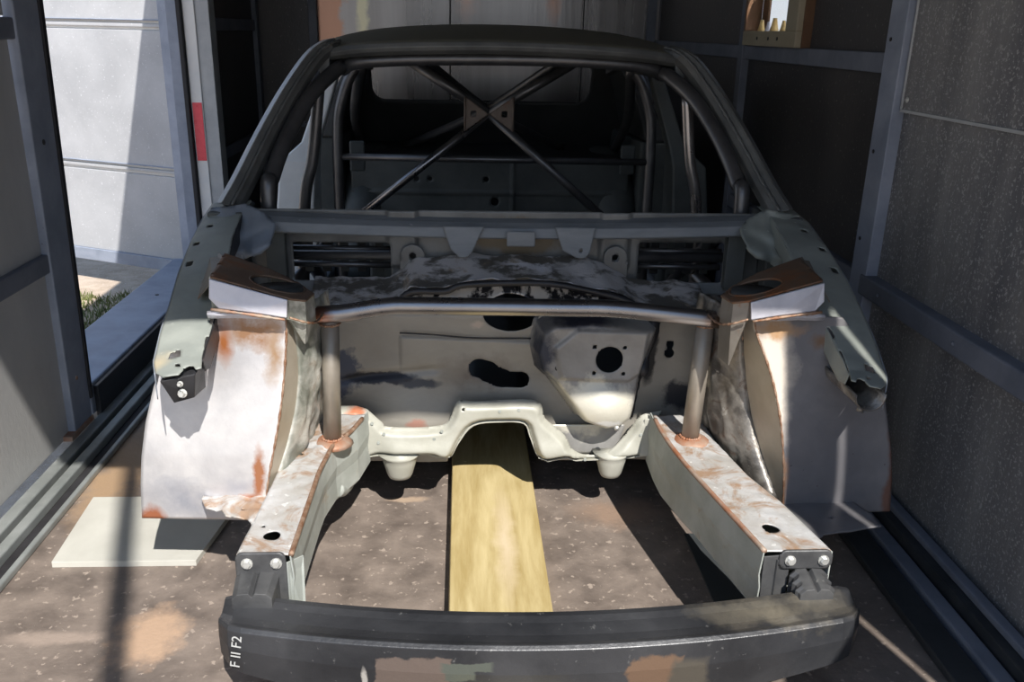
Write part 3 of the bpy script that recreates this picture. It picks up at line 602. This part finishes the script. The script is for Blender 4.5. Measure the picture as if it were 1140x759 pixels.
# ---- cowl strip at the foot of the windscreen
secs = []
for x in np.linspace(-.72, .72, 37):
    t = abs(x)/.72; y = 2.34+.02*(1-t*t); z = .757+.020*t*t
    w_ = .0 if False else .05
    secs.append([(x, y, z+.014), (x, y-.030, z+.007), (x, y-.050, z-.004), (x, y-.056, z-.028), (x, y-.050, z-.033), (x, y-.02, z-.03), (x, y+.01, z+.0)])
cowl = loft('cowl_panel', secs, m_cowl, car, smooth=False, bevel=.002)
for a, b, cc in ((-.180, -.070, -.125), (.118, .228, .190)):
    t_ = sheet('cowl_tab', a, b, .675, .76, .004, cut(s_poly([(a, .76), (b, .76), (cc+.022, .690), (cc+.008, .680), (cc-.012, .680), (a+.022, .700)]), s_circ(cc, .70, .004)), lambda u, v: (u, 2.282+.2*(v-.68), v), m_cowl, car, solid=.002)
sheet('centre_bracket', -.01, .065, .705, .75, .003, cut(s_rect(-.01, .065, .71, .75, .003), s_rect(.005, .05, .731, .735, .001), s_circ(.005, .722, .0025), s_circ(.028, .718, .0025), s_circ(.05, .722, .0025)), lambda u, v: (u, 2.285, v), m_cowl, car, solid=.002)

# ---- upper bulkhead with the two vent openings
def upm(u, v): return u, 2.36-.25*(.60-np.minimum(v, .60))*1.2+0*u-.012*sstep((.045-abs(abs(u-.0)-.29))/.01)*sstep((v-.63)/.01), v
holes = [s_rect(.360, .600, .594, .708, .006), s_rect(-.585, -.322, .594, .700, .006), s_circ(.292, .668, .0095), s_circ(-.262, .668, .0095), s_circ(-.20, .72, .02)]
up = sheet('upper_bulkhead', -.70, .70, .56, .79, .006, cut(s_rect(-.70, .70, .56, .79), *holes[:4]), upm, m_upper, car, solid=.002)
for x0, x1 in ((.355, .61), (-.60, -.315)):
    for k in range(2): tube('vent_bar', [(x0, 2.42, .625+.045*k), (x1, 2.42, .622+.045*k)], .009, m_cage, up, seg=8, curve=False)
    for k in range(5): box('vent_rib', (x0+.02+.05*k, 2.50, .58), (x0+.045+.05*k, 2.505, .74), m_inner_d if k % 2 else m_inner, up, bevel=.002)
for sgn in (-1, 1):
    loft('cowl_stay', [[(sgn*(x), y, z) for x, y, z in ((.600, 2.33, z_), (.650, 2.32, z_), (.655, 2.35, z_), (.600, 2.36, z_))] for z_ in (.58, .66, .77)], m_inner, car, bevel=.003)
    # round-eared hinge plates
    c = -.262 if sgn < 0 else .292
    sheet('eared_plate', c-.04, c+.04, .60, .715, .004, cut(join(s_circ(c, .668, .034), s_poly([(c-.034, .668), (c+.034, .668), (c+.036, .60), (c-.036, .605)])), s_circ(c, .668, .0105)), lambda u, v: (u, 2.335-.2*(.60-np.minimum(v, .6)), v), m_upper, up, solid=.006)

# ---- ground seam band (shelf joint) over the firewall
bt = [(-.525, .609), (-.327, .611), (-.252, .664), (-.178, .671), (-.081, .677), (.078, .673), (.20, .672), (.255, .655), (.33, .612), (.53, .598)]
bb = [(-.525, .560), (-.464, .571), (-.318, .578), (-.261, .619), (-.172, .622), (-.115, .640), (.075, .645), (.19, .628), (.30, .600), (.36, .568), (.53, .555)]
bxs = np.linspace(-.525, .53, 2)
def bandm(u, v):
    t = interp(u, *zip(*bt)); b = interp(u, *zip(*bb)); return u, 2.20+.13*v**.8+rumple(u, v*.05, 70, .004), b+(t-b)*v+rumple(u, v*.03, 55, .0035)
sheet('seam_band', -.525, .53, 0, 1, .0125, None, bandm, m_band, car, solid=.003)
tube('sealer_lip', [(x, 2.182, z-.007) for x, z in bb], .0085, m_black, car, seg=8)

# ---- firewall
ft = [(-.52, .560), (-.464, .565), (-.318, .574), (-.261, .614), (-.172, .618), (-.115, .636), (.075, .640), (.19, .624), (.30, .596), (.36, .562), (.52, .55)]
serv = [(.064, .545), (.100, .570), (.20, .578), (.357, .560), (.378, .545), (.345, .433), (.336, .36), (.325, .30), (.29, .268), (.245, .260), (.18, .285), (.145, .335), (.10, .395), (.066, .424), (.050, .48)]
sv = s_poly(serv)
fwout = s_poly(ft + [(.52, .14), (-.52, .14)])
fwholes = [s_circ(-.002, .560, .072, .045), join(s_caps((-.083, .412), (-.060, .405), .027), s_caps((-.06, .398), (-.02, .382), .026), s_caps((-.03, .380), (.028, .378), .0225)), s_circ(.421, .478, .010), s_circ(.421, .452, .013), s_caps((.421, .478), (.421, .452), .007), s_circ(-.30, .5, .0001)]
def fwm(u, v):
    y = 2.165+.06*sstep((v-.55)/.08)
    y = y-.018*sstep((.02+s_caps((-.30, .50), (.06, .485), .012)(u, v))/.02)*0
    # pressed step line
    y = y-.008*sstep((.503-.04*(u+.29)-v)/.006)*sstep((u+.29)/.006)*sstep((.09-u)/.01)*sstep((v-.36)/.10)
    # left foot-well bulge and lower swage
    y = y-.020*np.exp(-((u+.25)/.12)**2-((v-.26)/.075)**2)-.02*np.exp(-((u+.47)/.06)**2-((v-.40)/.09)**2)
    y = y-.020*np.exp(-((u-.30)/.3)**2-((v-.56)/.03)**2)
    y = y+.010*np.exp(-((v-.385-.10*(u+.40))/.012)**2)*sstep((-u-.16)/.05)
    return u, y+rumple(u, v, 18, .004), v
fw = sheet('firewall', -.52, .52, .14, .645, .0045, cut(fwout, *fwholes[:5], s_poly([(-.17, .13), (-.15, .20), (-.13, .24), (-.098, .285), (-.02, .297), (.045, .285), (.065, .24), (.09, .16), (.09, .13)]), lambda u, v: sv(u, v)-.012), fwm, m_fw, car, solid=.0015)
tube('pressed_line', [(-.288, 2.152, .512), (-.20, 2.150, .508), (-.10, 2.152, .499), (.055, 2.157, .496)], .0022, m_black, fw, seg=6)
sheet('scraped_panel', -.27, .28, .575, .64, .004, cut(s_poly([(-.27, .60), (-.22, .612), (-.172, .614), (-.115, .632), (.075, .636), (.19, .620), (.28, .596), (.28, .575), (-.27, .575)]), s_circ(-.002, .560, .072, .045)), lambda u, v: (u, fwm(u, v)[1]-.006+rumple(u, v, 90, .002), v), m_scr, fw, solid=.002)
# servo recess box
shole = [s_circ(.245, .470, .0345), s_circ(.206, .504, .005), s_circ(.283, .502, .005), s_circ(.207, .434, .005), s_circ(.283, .432, .005)]
rais = s_poly([(.10, .50), (.16, .552), (.35, .548), (.335, .43), (.30, .405), (.12, .41)])
def svm(u, v):
    d = sv(u, v); h = .085*sstep((d+.008)/.030)
    low = .035*np.exp(-((u-.24)/.085)**2-((v-.33)/.065)**2)
    flat = -.012*sstep((rais(u, v)+.003)/.014)*-1
    y = 2.165-h-low*sstep((d)/.03)+.0*flat-.008*sstep((rais(u, v))/.012)
    y = y+.010*sstep((.012-abs(v-.298))/.004)*sstep((.045-abs(u-.25))/.008)*0
    return u, y, v
sb = sheet('servo_recess', .03, .40, .24, .60, .0035, cut(lambda u, v: sv(u, v)+.008, *shole), svm, m_servo, car, solid=.0015)
for p in ((.115, 2.085, .443), (.268, 2.035, .297)):
    tube('stud_ring', [(p[0], p[1], p[2]), (p[0], p[1]-.006, p[2])], .007, m_bolt if p[2] < .35 else m_black, sb, seg=12, curve=False)
bead('weld_bead', [(.330, 2.15, .275), (.340, 2.15, .36), (.36, 2.15, .45), (.385, 2.15, .545)], .0045, m_black, sb)
tube('steering_seal', [(.365, 2.13, .56), (.352, 2.12, .47), (.335, 2.11, .415)], lambda t: .014+.006*math.sin(t*9), m_black, sb, seg=10)

# ---- crossmember under the firewall
cmt = [(-.46, .325), (-.40, .325), (-.374, .315), (-.338, .279), (-.315, .264), (-.192, .266), (-.159, .289), (-.138, .337), (-.094, .337), (.063, .339), (.091, .288), (.145, .239), (.163, .207), (.202, .185), (.248, .188), (.283, .214), (.319, .256), (.345, .295), (.40, .31)]
cmb = [(.393, .24), (.372, .19), (.348, .179), (.302, .177), (.176, .172), (.152, .180), (.102, .170), (.077, .181), (.054, .239), (.036, .278), (-.025, .283), (-.098, .273), (-.138, .222), (-.159, .182), (-.187, .180), (-.22, .190), (-.35, .185), (-.385, .16), (-.46, .165)]
def sm2(P): return [(p.x, p.z) for p in smoothpath([(x, 0, z) for x, z in P], 4)]
cmt = cmt[:2]+sm2(cmt[2:]); cmb = sm2(cmb[:-1])+cmb[-1:]
cms = s_poly(cmt+cmb)
def cmm(u, v):
    d = cms(u, v); e = .022*sstep(d/.018)
    return u, 2.115-e-.012*np.exp(-((v-.20)/.03)**2)*sstep((.35-abs(u))/.05)+rumple(u, v, 35, .0015), v
cross = sheet('crossmember', -.46, .40, .15, .35, .004, cut(cms, s_circ(-.125, .322, .0035), s_circ(-.30, .235, .002)), cmm, m_cross, car, solid=.0025)
# arch-shaped tunnel lining running back under the floor
tn = sm2([(-.187, .180), (-.159, .182), (-.138, .222), (-.098, .273), (-.025, .283), (.036, .278), (.054, .239), (.077, .181), (.102, .170)])[4:-4]
loft('tunnel_edge', [[(x, 2.105, z) for x, z in tn], [(x*1.0, 2.16, z+.004) for x, z in tn]], m_cross, cross, closed=False, smooth=True, solid=.003)
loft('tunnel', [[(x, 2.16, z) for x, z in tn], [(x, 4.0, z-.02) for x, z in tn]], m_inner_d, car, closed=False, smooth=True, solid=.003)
loft('lower_edge', [[(x, 2.10, z) for x, z in ((.077, .181), (.102, .170), (.152, .180), (.176, .172), (.302, .177), (.393, .19))], [(x, 2.17, z-.006) for x, z in ((.077, .181), (.102, .170), (.152, .180), (.176, .172), (.302, .177), (.393, .19))]], m_cross, cross, closed=False, solid=.003)
loft('lower_edge', [[(x, 2.10, z) for x, z in ((-.159, .182), (-.187, .180), (-.22, .190), (-.35, .187), (-.46, .17))], [(x, 2.17, z-.006) for x, z in ((-.159, .182), (-.187, .180), (-.22, .190), (-.35, .187), (-.46, .17))]], m_cross, cross, closed=False, solid=.003)
# spot weld dimples and edge seam of the bright right end plate
for x, z in ((-.33, .255), (-.285, .235), (-.255, .236), (-.20, .24), (-.18, .262), (-.03, .318), (.02, .322), (.095, .23), (.13, .215), (.20, .178), (.30, .205), (.345, .25), (-.36, .285), (-.345, .23)):
    bolt('spot_weld', (x, 2.092, z), (0, -1, 0), .0032, m_rail, cross, .0012)
prism('end_plate', [(.352, 2.092, .295), (.385, 2.085, .300), (.372, 2.085, .19), (.345, 2.092, .185)], .004, m_cross, cross)
# dished inner web seen below the servo recess
sheet('dished_web', .09, .34, .16, .31, .008, s_poly([(.11, .26), (.31, .26), (.29, .18), (.12, .17)]), lambda u, v: (u, 2.135, v), m_servo, cross, solid=.002)
# rubber-less mounting cones
for cx_, r0 in ((-.293, .047), (.275, .042)):
    cy_ = 2.12
    loft('mounting_cone', [[(cx_+r*math.cos(a), cy_+r*.9*math.sin(a), z) for a in np.linspace(0, 2*math.pi, 20, endpoint=False)] for r, z in ((r0*1.25, .19), (r0, .178), (r0*.95, .165), (r0*.74, .128), (r0*.62, .117), (r0*.3, .113))], m_cross, cross, smooth=True)

# ---- strut brace
r_b = .0205
tube('strut_brace', [(-.478, 1.935, .628), (-.40, 1.935, .634), (-.30, 1.935, .650), (-.22, 1.935, .652), (.10, 1.935, .649), (.20, 1.935, .648), (.30, 1.935, .640), (.478, 1.93, .622)], r_b, m_tube, car, seg=22)
for sgn, x0, x1 in ((-1, -.432, -.440), (1, .446, .436)):
    u_ = tube('brace_upright', [(x0, 1.945, .62), (x1, 1.95, .305)], .0215, m_upr, car, seg=20, curve=False)
    bead('weld_bead', [(x0+.022*math.cos(a), 1.945+.022*math.sin(a), .606) for a in np.linspace(0, 2*math.pi, 13)], .004, m_weld, u_)
    bead('weld_bead', [(x1+.023*math.cos(a), 1.95+.023*math.sin(a), .314) for a in np.linspace(0, 2*math.pi, 13)], .0045, m_orange, u_)

# ---- windscreen pillars
def pillar(sgn):
    P = [(.765, 2.32, .800), (.742, 2.40, .855), (.700, 2.52, .960), (.650, 2.63, 1.065), (.592, 2.73, 1.160), (.552, 2.79, 1.197), (.530, 2.86, 1.205)]
    P = [tuple(p) for p in smoothpath(P, 3)]
    secs = []; secs2 = []
    for i, (x, y, z) in enumerate(P):
        k = .9-.15*i/18
        secs.append([(sgn*(x-.012), y-.008, z+.010), (sgn*(x-.030*k), y+.0, z+.004), (sgn*(x-.052*k), y+.025, z-.006), (sgn*(x-.056*k), y+.055, z-.018), (sgn*(x-.03), y+.09, z-.03), (sgn*(x-.006), y+.06, z-.01)])
        secs2.append([(sgn*(x-.014), y-.012, z+.014), (sgn*(x+.004), y+.004, z+.010), (sgn*(x+.004), y+.06, z-.004), (sgn*(x-.014), y+.055, z+.0)])
    o = loft('windscreen_pillar', secs, m_pillar, car, smooth=False, bevel=.002)
    loft('pillar_edge', secs2, m_pillar_e if sgn < 0 else m_pillar, o, smooth=False, bevel=.002)
    tube('pinch_weld', [(sgn*(x-.040*(.9-.15*i/18)), y+.003, z+.006) for i, (x, y, z) in enumerate(P)], lambda t: .003+.0025*abs(math.sin(t*60)), m_pillar, o, seg=6)
for sgn in (-1, 1): pillar(sgn)

# ---- roof and header
def rz(x, y):
    t = np.clip(abs(x)/.56, 0, 1); k = np.clip((y-2.72)/.6, 0, 1)
    return 1.213+.055*(1-(1-k)**2)-.034*t**2-.018*t**6-.02*np.clip((y-3.5)/.7, 0, 1)**2
def rfm(u, v):
    x = u*(1+.0*v); yf = 2.735+.10*(abs(u)/.56)**3; y = yf+(4.15-yf)*v; return x, y, rz(x, y)
sheet('roof_panel', -.56, .56, 0, 1, .04, None, rfm, m_roof, car, solid=.004)
secs = []
for x in np.linspace(-.535, .535, 31):
    y = 2.735+.10*(abs(x)/.56)**3; z = float(rz(x, y))
    secs.append([(x, y-.004, z+.003), (x, y-.012, z-.010), (x, y-.004, z-.022), (x, y+.02, z-.032), (x, y+.07, z-.034), (x, y+.09, z-.01), (x, y+.05, z)])
loft('roof_header', secs, m_pillar, car, smooth=False, bevel=.002)
for sgn in (-1, 1):
    loft('roof_side_rail', [[(sgn*(.53+dx), y, zz_+dz) for dx, dz in ((0, -.05), (.03, -.05), (.035, 0), (0, .005))] for y, zz_ in ((2.82, 1.165), (3.3, 1.18), (3.8, 1.17), (4.2, 1.12))], m_pillar, car, bevel=.003)
# rear: screen surround, shoulders, parcel shelf and boot lid gap
secs = []
def frame4(name, out, inn, y0f, mat):
    return sheet(name, -.80, .80, .55, 1.22, .012, cut(s_poly(out), inn), y0f, mat, car, solid=.01)
frame4('rear_screen_frame', [(-.60, 1.19), (.60, 1.19), (.70, .96), (.78, .80), (.78, .56), (-.78, .56), (-.78, .80), (-.70, .96)], s_rect(-.555, .485, .925, 1.125, .06), lambda u, v: (u, 4.62-.55*(v-.55), v), m_inner_d)
box('parcel_shelf', (-.62, 3.95, .70), (.62, 4.52, .715), m_inner_d, car)
bh = sheet('rear_bulkhead', -.62, .62, .12, .72, .01, cut(s_rect(-.62, .62, .12, .72), s_circ(-.33, .62, .012), s_circ(-.27, .62, .010), s_circ(-.02, .62, .012), s_circ(.02, .42, .022), s_circ(.02, .52, .018), s_circ(-.20, .35, .012)), lambda u, v: (u, 3.96-.012*sstep((.006-abs(v-.56))/.004)-.015*sstep((.01-abs(u-.10))/.006)-.01*sstep((.01-abs(v-.42))/.006), v), m_inner, car, solid=.003)
# floor pan resting on the plank
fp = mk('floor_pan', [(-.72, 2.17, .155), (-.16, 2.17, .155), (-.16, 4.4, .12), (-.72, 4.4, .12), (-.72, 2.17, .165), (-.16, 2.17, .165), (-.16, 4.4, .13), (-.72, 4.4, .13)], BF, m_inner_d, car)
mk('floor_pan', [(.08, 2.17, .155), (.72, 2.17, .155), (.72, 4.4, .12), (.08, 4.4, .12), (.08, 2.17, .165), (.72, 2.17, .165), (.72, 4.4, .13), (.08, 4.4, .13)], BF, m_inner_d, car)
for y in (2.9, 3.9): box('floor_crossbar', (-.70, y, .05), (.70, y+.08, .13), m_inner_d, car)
# sills, door pillars, rear quarters
for sgn in (-1, 1):
    a, b = sorted((sgn*.70, sgn*.80))
    box('door_sill', (a, 2.35, .10), (b, 3.9, .24), m_fender_b, car, bevel=.012)
    hp = loft('hinge_pillar', [[(sgn*x, y, z) for x, y in ((.70, 2.30), (.79, 2.30), (.79, 2.46), (.70, 2.46))] for z in (.12, .45, .79)], m_inner, car, bevel=.005)
    # centre door pillar: wide foot, narrow top
    loft('door_pillar', [[(sgn*x, y, z) for x, y in ((xa, ya), (xb, ya), (xb, yb), (xa, yb))] for xa, xb, ya, yb, z in ((.68, .82, 3.36, 3.56, .16), (.69, .83, 3.36, 3.55, .60), (.68, .81, 3.37, 3.53, .77), (.665, .73, 3.39, 3.48, .84), (.57, .615, 3.46, 3.53, 1.15))], m_bpost if sgn < 0 else m_inner, car, bevel=.008)
    loft('rear_quarter', [[(sgn*.79, 3.9, z0), (sgn*.66, 3.92, z0), (sgn*.62, 4.55, z0), (sgn*.79, 4.6, z0)] for z0 in (.12, .55, .80)], m_inner, car, bevel=.01)
    loft('rear_screen_pillar', [[(sgn*.79, 3.9, .80), (sgn*.68, 3.9, .80), (sgn*.66, 4.55, .80), (sgn*.79, 4.55, .80)], [(sgn*.70, 3.92, .96), (sgn*.63, 3.92, .96), (sgn*.61, 4.4, .96), (sgn*.70, 4.4, .96)], [(sgn*.58, 3.95, 1.15), (sgn*.53, 3.95, 1.15), (sgn*.52, 4.20, 1.15), (sgn*.58, 4.2, 1.15)]], m_inner_d, car, bevel=.01)

# ---- roll cage
cg = .020
def T_(P, name='cage_tube', mat=m_cage, r=cg, par=car): return tube(name, P, r, mat, par, seg=14)
cage = T_([(-.50, 2.88, 1.125), (-.44, 2.84, 1.150), (-.2, 2.82, 1.165), (.2, 2.82, 1.168), (.44, 2.84, 1.152), (.50, 2.88, 1.127)])
for sgn in (-1, 1):
    T_([(sgn*.655, 2.42, .15), (sgn*.655, 2.42, .78), (sgn*.649, 2.46, .858), (sgn*.620, 2.56, .957), (sgn*.572, 2.68, 1.057), (sgn*.52, 2.78, 1.117), (sgn*.50, 2.90, 1.135), (sgn*.50, 3.40, 1.135)], r=.022)
    T_([(sgn*.500, 3.40, 1.125), (sgn*.58, 3.85, .90), (sgn*.60, 4.3, .70)])
    T_([(sgn*.60, 3.42, .15), (sgn*.60, 3.42, .80), (sgn*.575, 3.42, 1.00), (sgn*.50, 3.42, 1.13), (sgn*.38, 3.42, 1.145), (0, 3.42, 1.148)])
    T_([(sgn*.655, 2.44, .50), (sgn*.60, 3.40, .52)])
    T_([(sgn*.555, 2.75, 1.08), (sgn*.583, 2.75, .876), (sgn*.618, 2.75, .706), (sgn*.65, 2.76, .16)], r=.018, mat=m_tube if sgn > 0 else m_cage)
    T_([(sgn*.625, 3.30, .20), (sgn*.62, 2.95, .45), (sgn*.645, 2.50, .72)])
# crossed diagonals of the main hoop and of the back stays
XC = (-.028, 3.40, .955)
T_([(-.60, 3.42, .50), XC], r=.0155, mat=m_tube); T_([XC, (.30, 3.42, 1.15)], r=.019); T_([(.56, 3.42, .45), XC], r=.0165); T_([XC, (-.34, 3.42, 1.15)], r=.019)
T_([(-.28, 3.42, 1.15), (0, 3.85, .92), (.35, 4.3, .72)], r=.018); T_([(.24, 3.42, 1.15), (-.05, 3.85, .92), (-.40, 4.3, .72)], r=.018)
T_([(-.60, 3.42, .785), (.60, 3.42, .780)], r=.013)
T_([(-.64, 2.43, .73), (.64, 2.43, .735)], r=.018)
T_([(-.64, 2.40, .655), (.64, 2.40, .655)], r=.014)
gp = []
for sgn in (-1, 1):
    x0 = XC[0]
    pts = [(x0, XC[2]), (x0+sgn*.088, XC[2]+.062), (x0+sgn*.088, XC[2]-.062)]
    sheet('gusset_plate', min(x0, x0+sgn*.088), max(x0, x0+sgn*.088), XC[2]-.065, XC[2]+.065, .004, cut(s_poly(pts), s_circ(x0+sgn*.058, XC[2], .011)), lambda u, v: (u, 3.382, v), m_gus, car, solid=.004)
    tube('gusset_flange', [(x0+sgn*.090, 3.380, XC[2]+.062), (x0+sgn*.090, 3.380, XC[2]-.062)], .004, m_gus, car, seg=6, curve=False)
# odd brackets on the inner body sides
for sgn in (-1, 1):
    box('belt_bracket', (sgn*.55-.03, 3.62, .70), (sgn*.55+.03, 3.64, .82), m_inner, car, bevel=.006)
    box('seat_mount', (sgn*.43-.05, 3.30, .16), (sgn*.43+.05, 3.40, .52), m_inner, car, bevel=.01)
    tube('inner_wheel_house', [(sgn*.60, 3.95, .16), (sgn*.58, 4.02, .48), (sgn*.55, 4.2, .62), (sgn*.55, 4.5, .60)], .11, m_inner, car, seg=16)
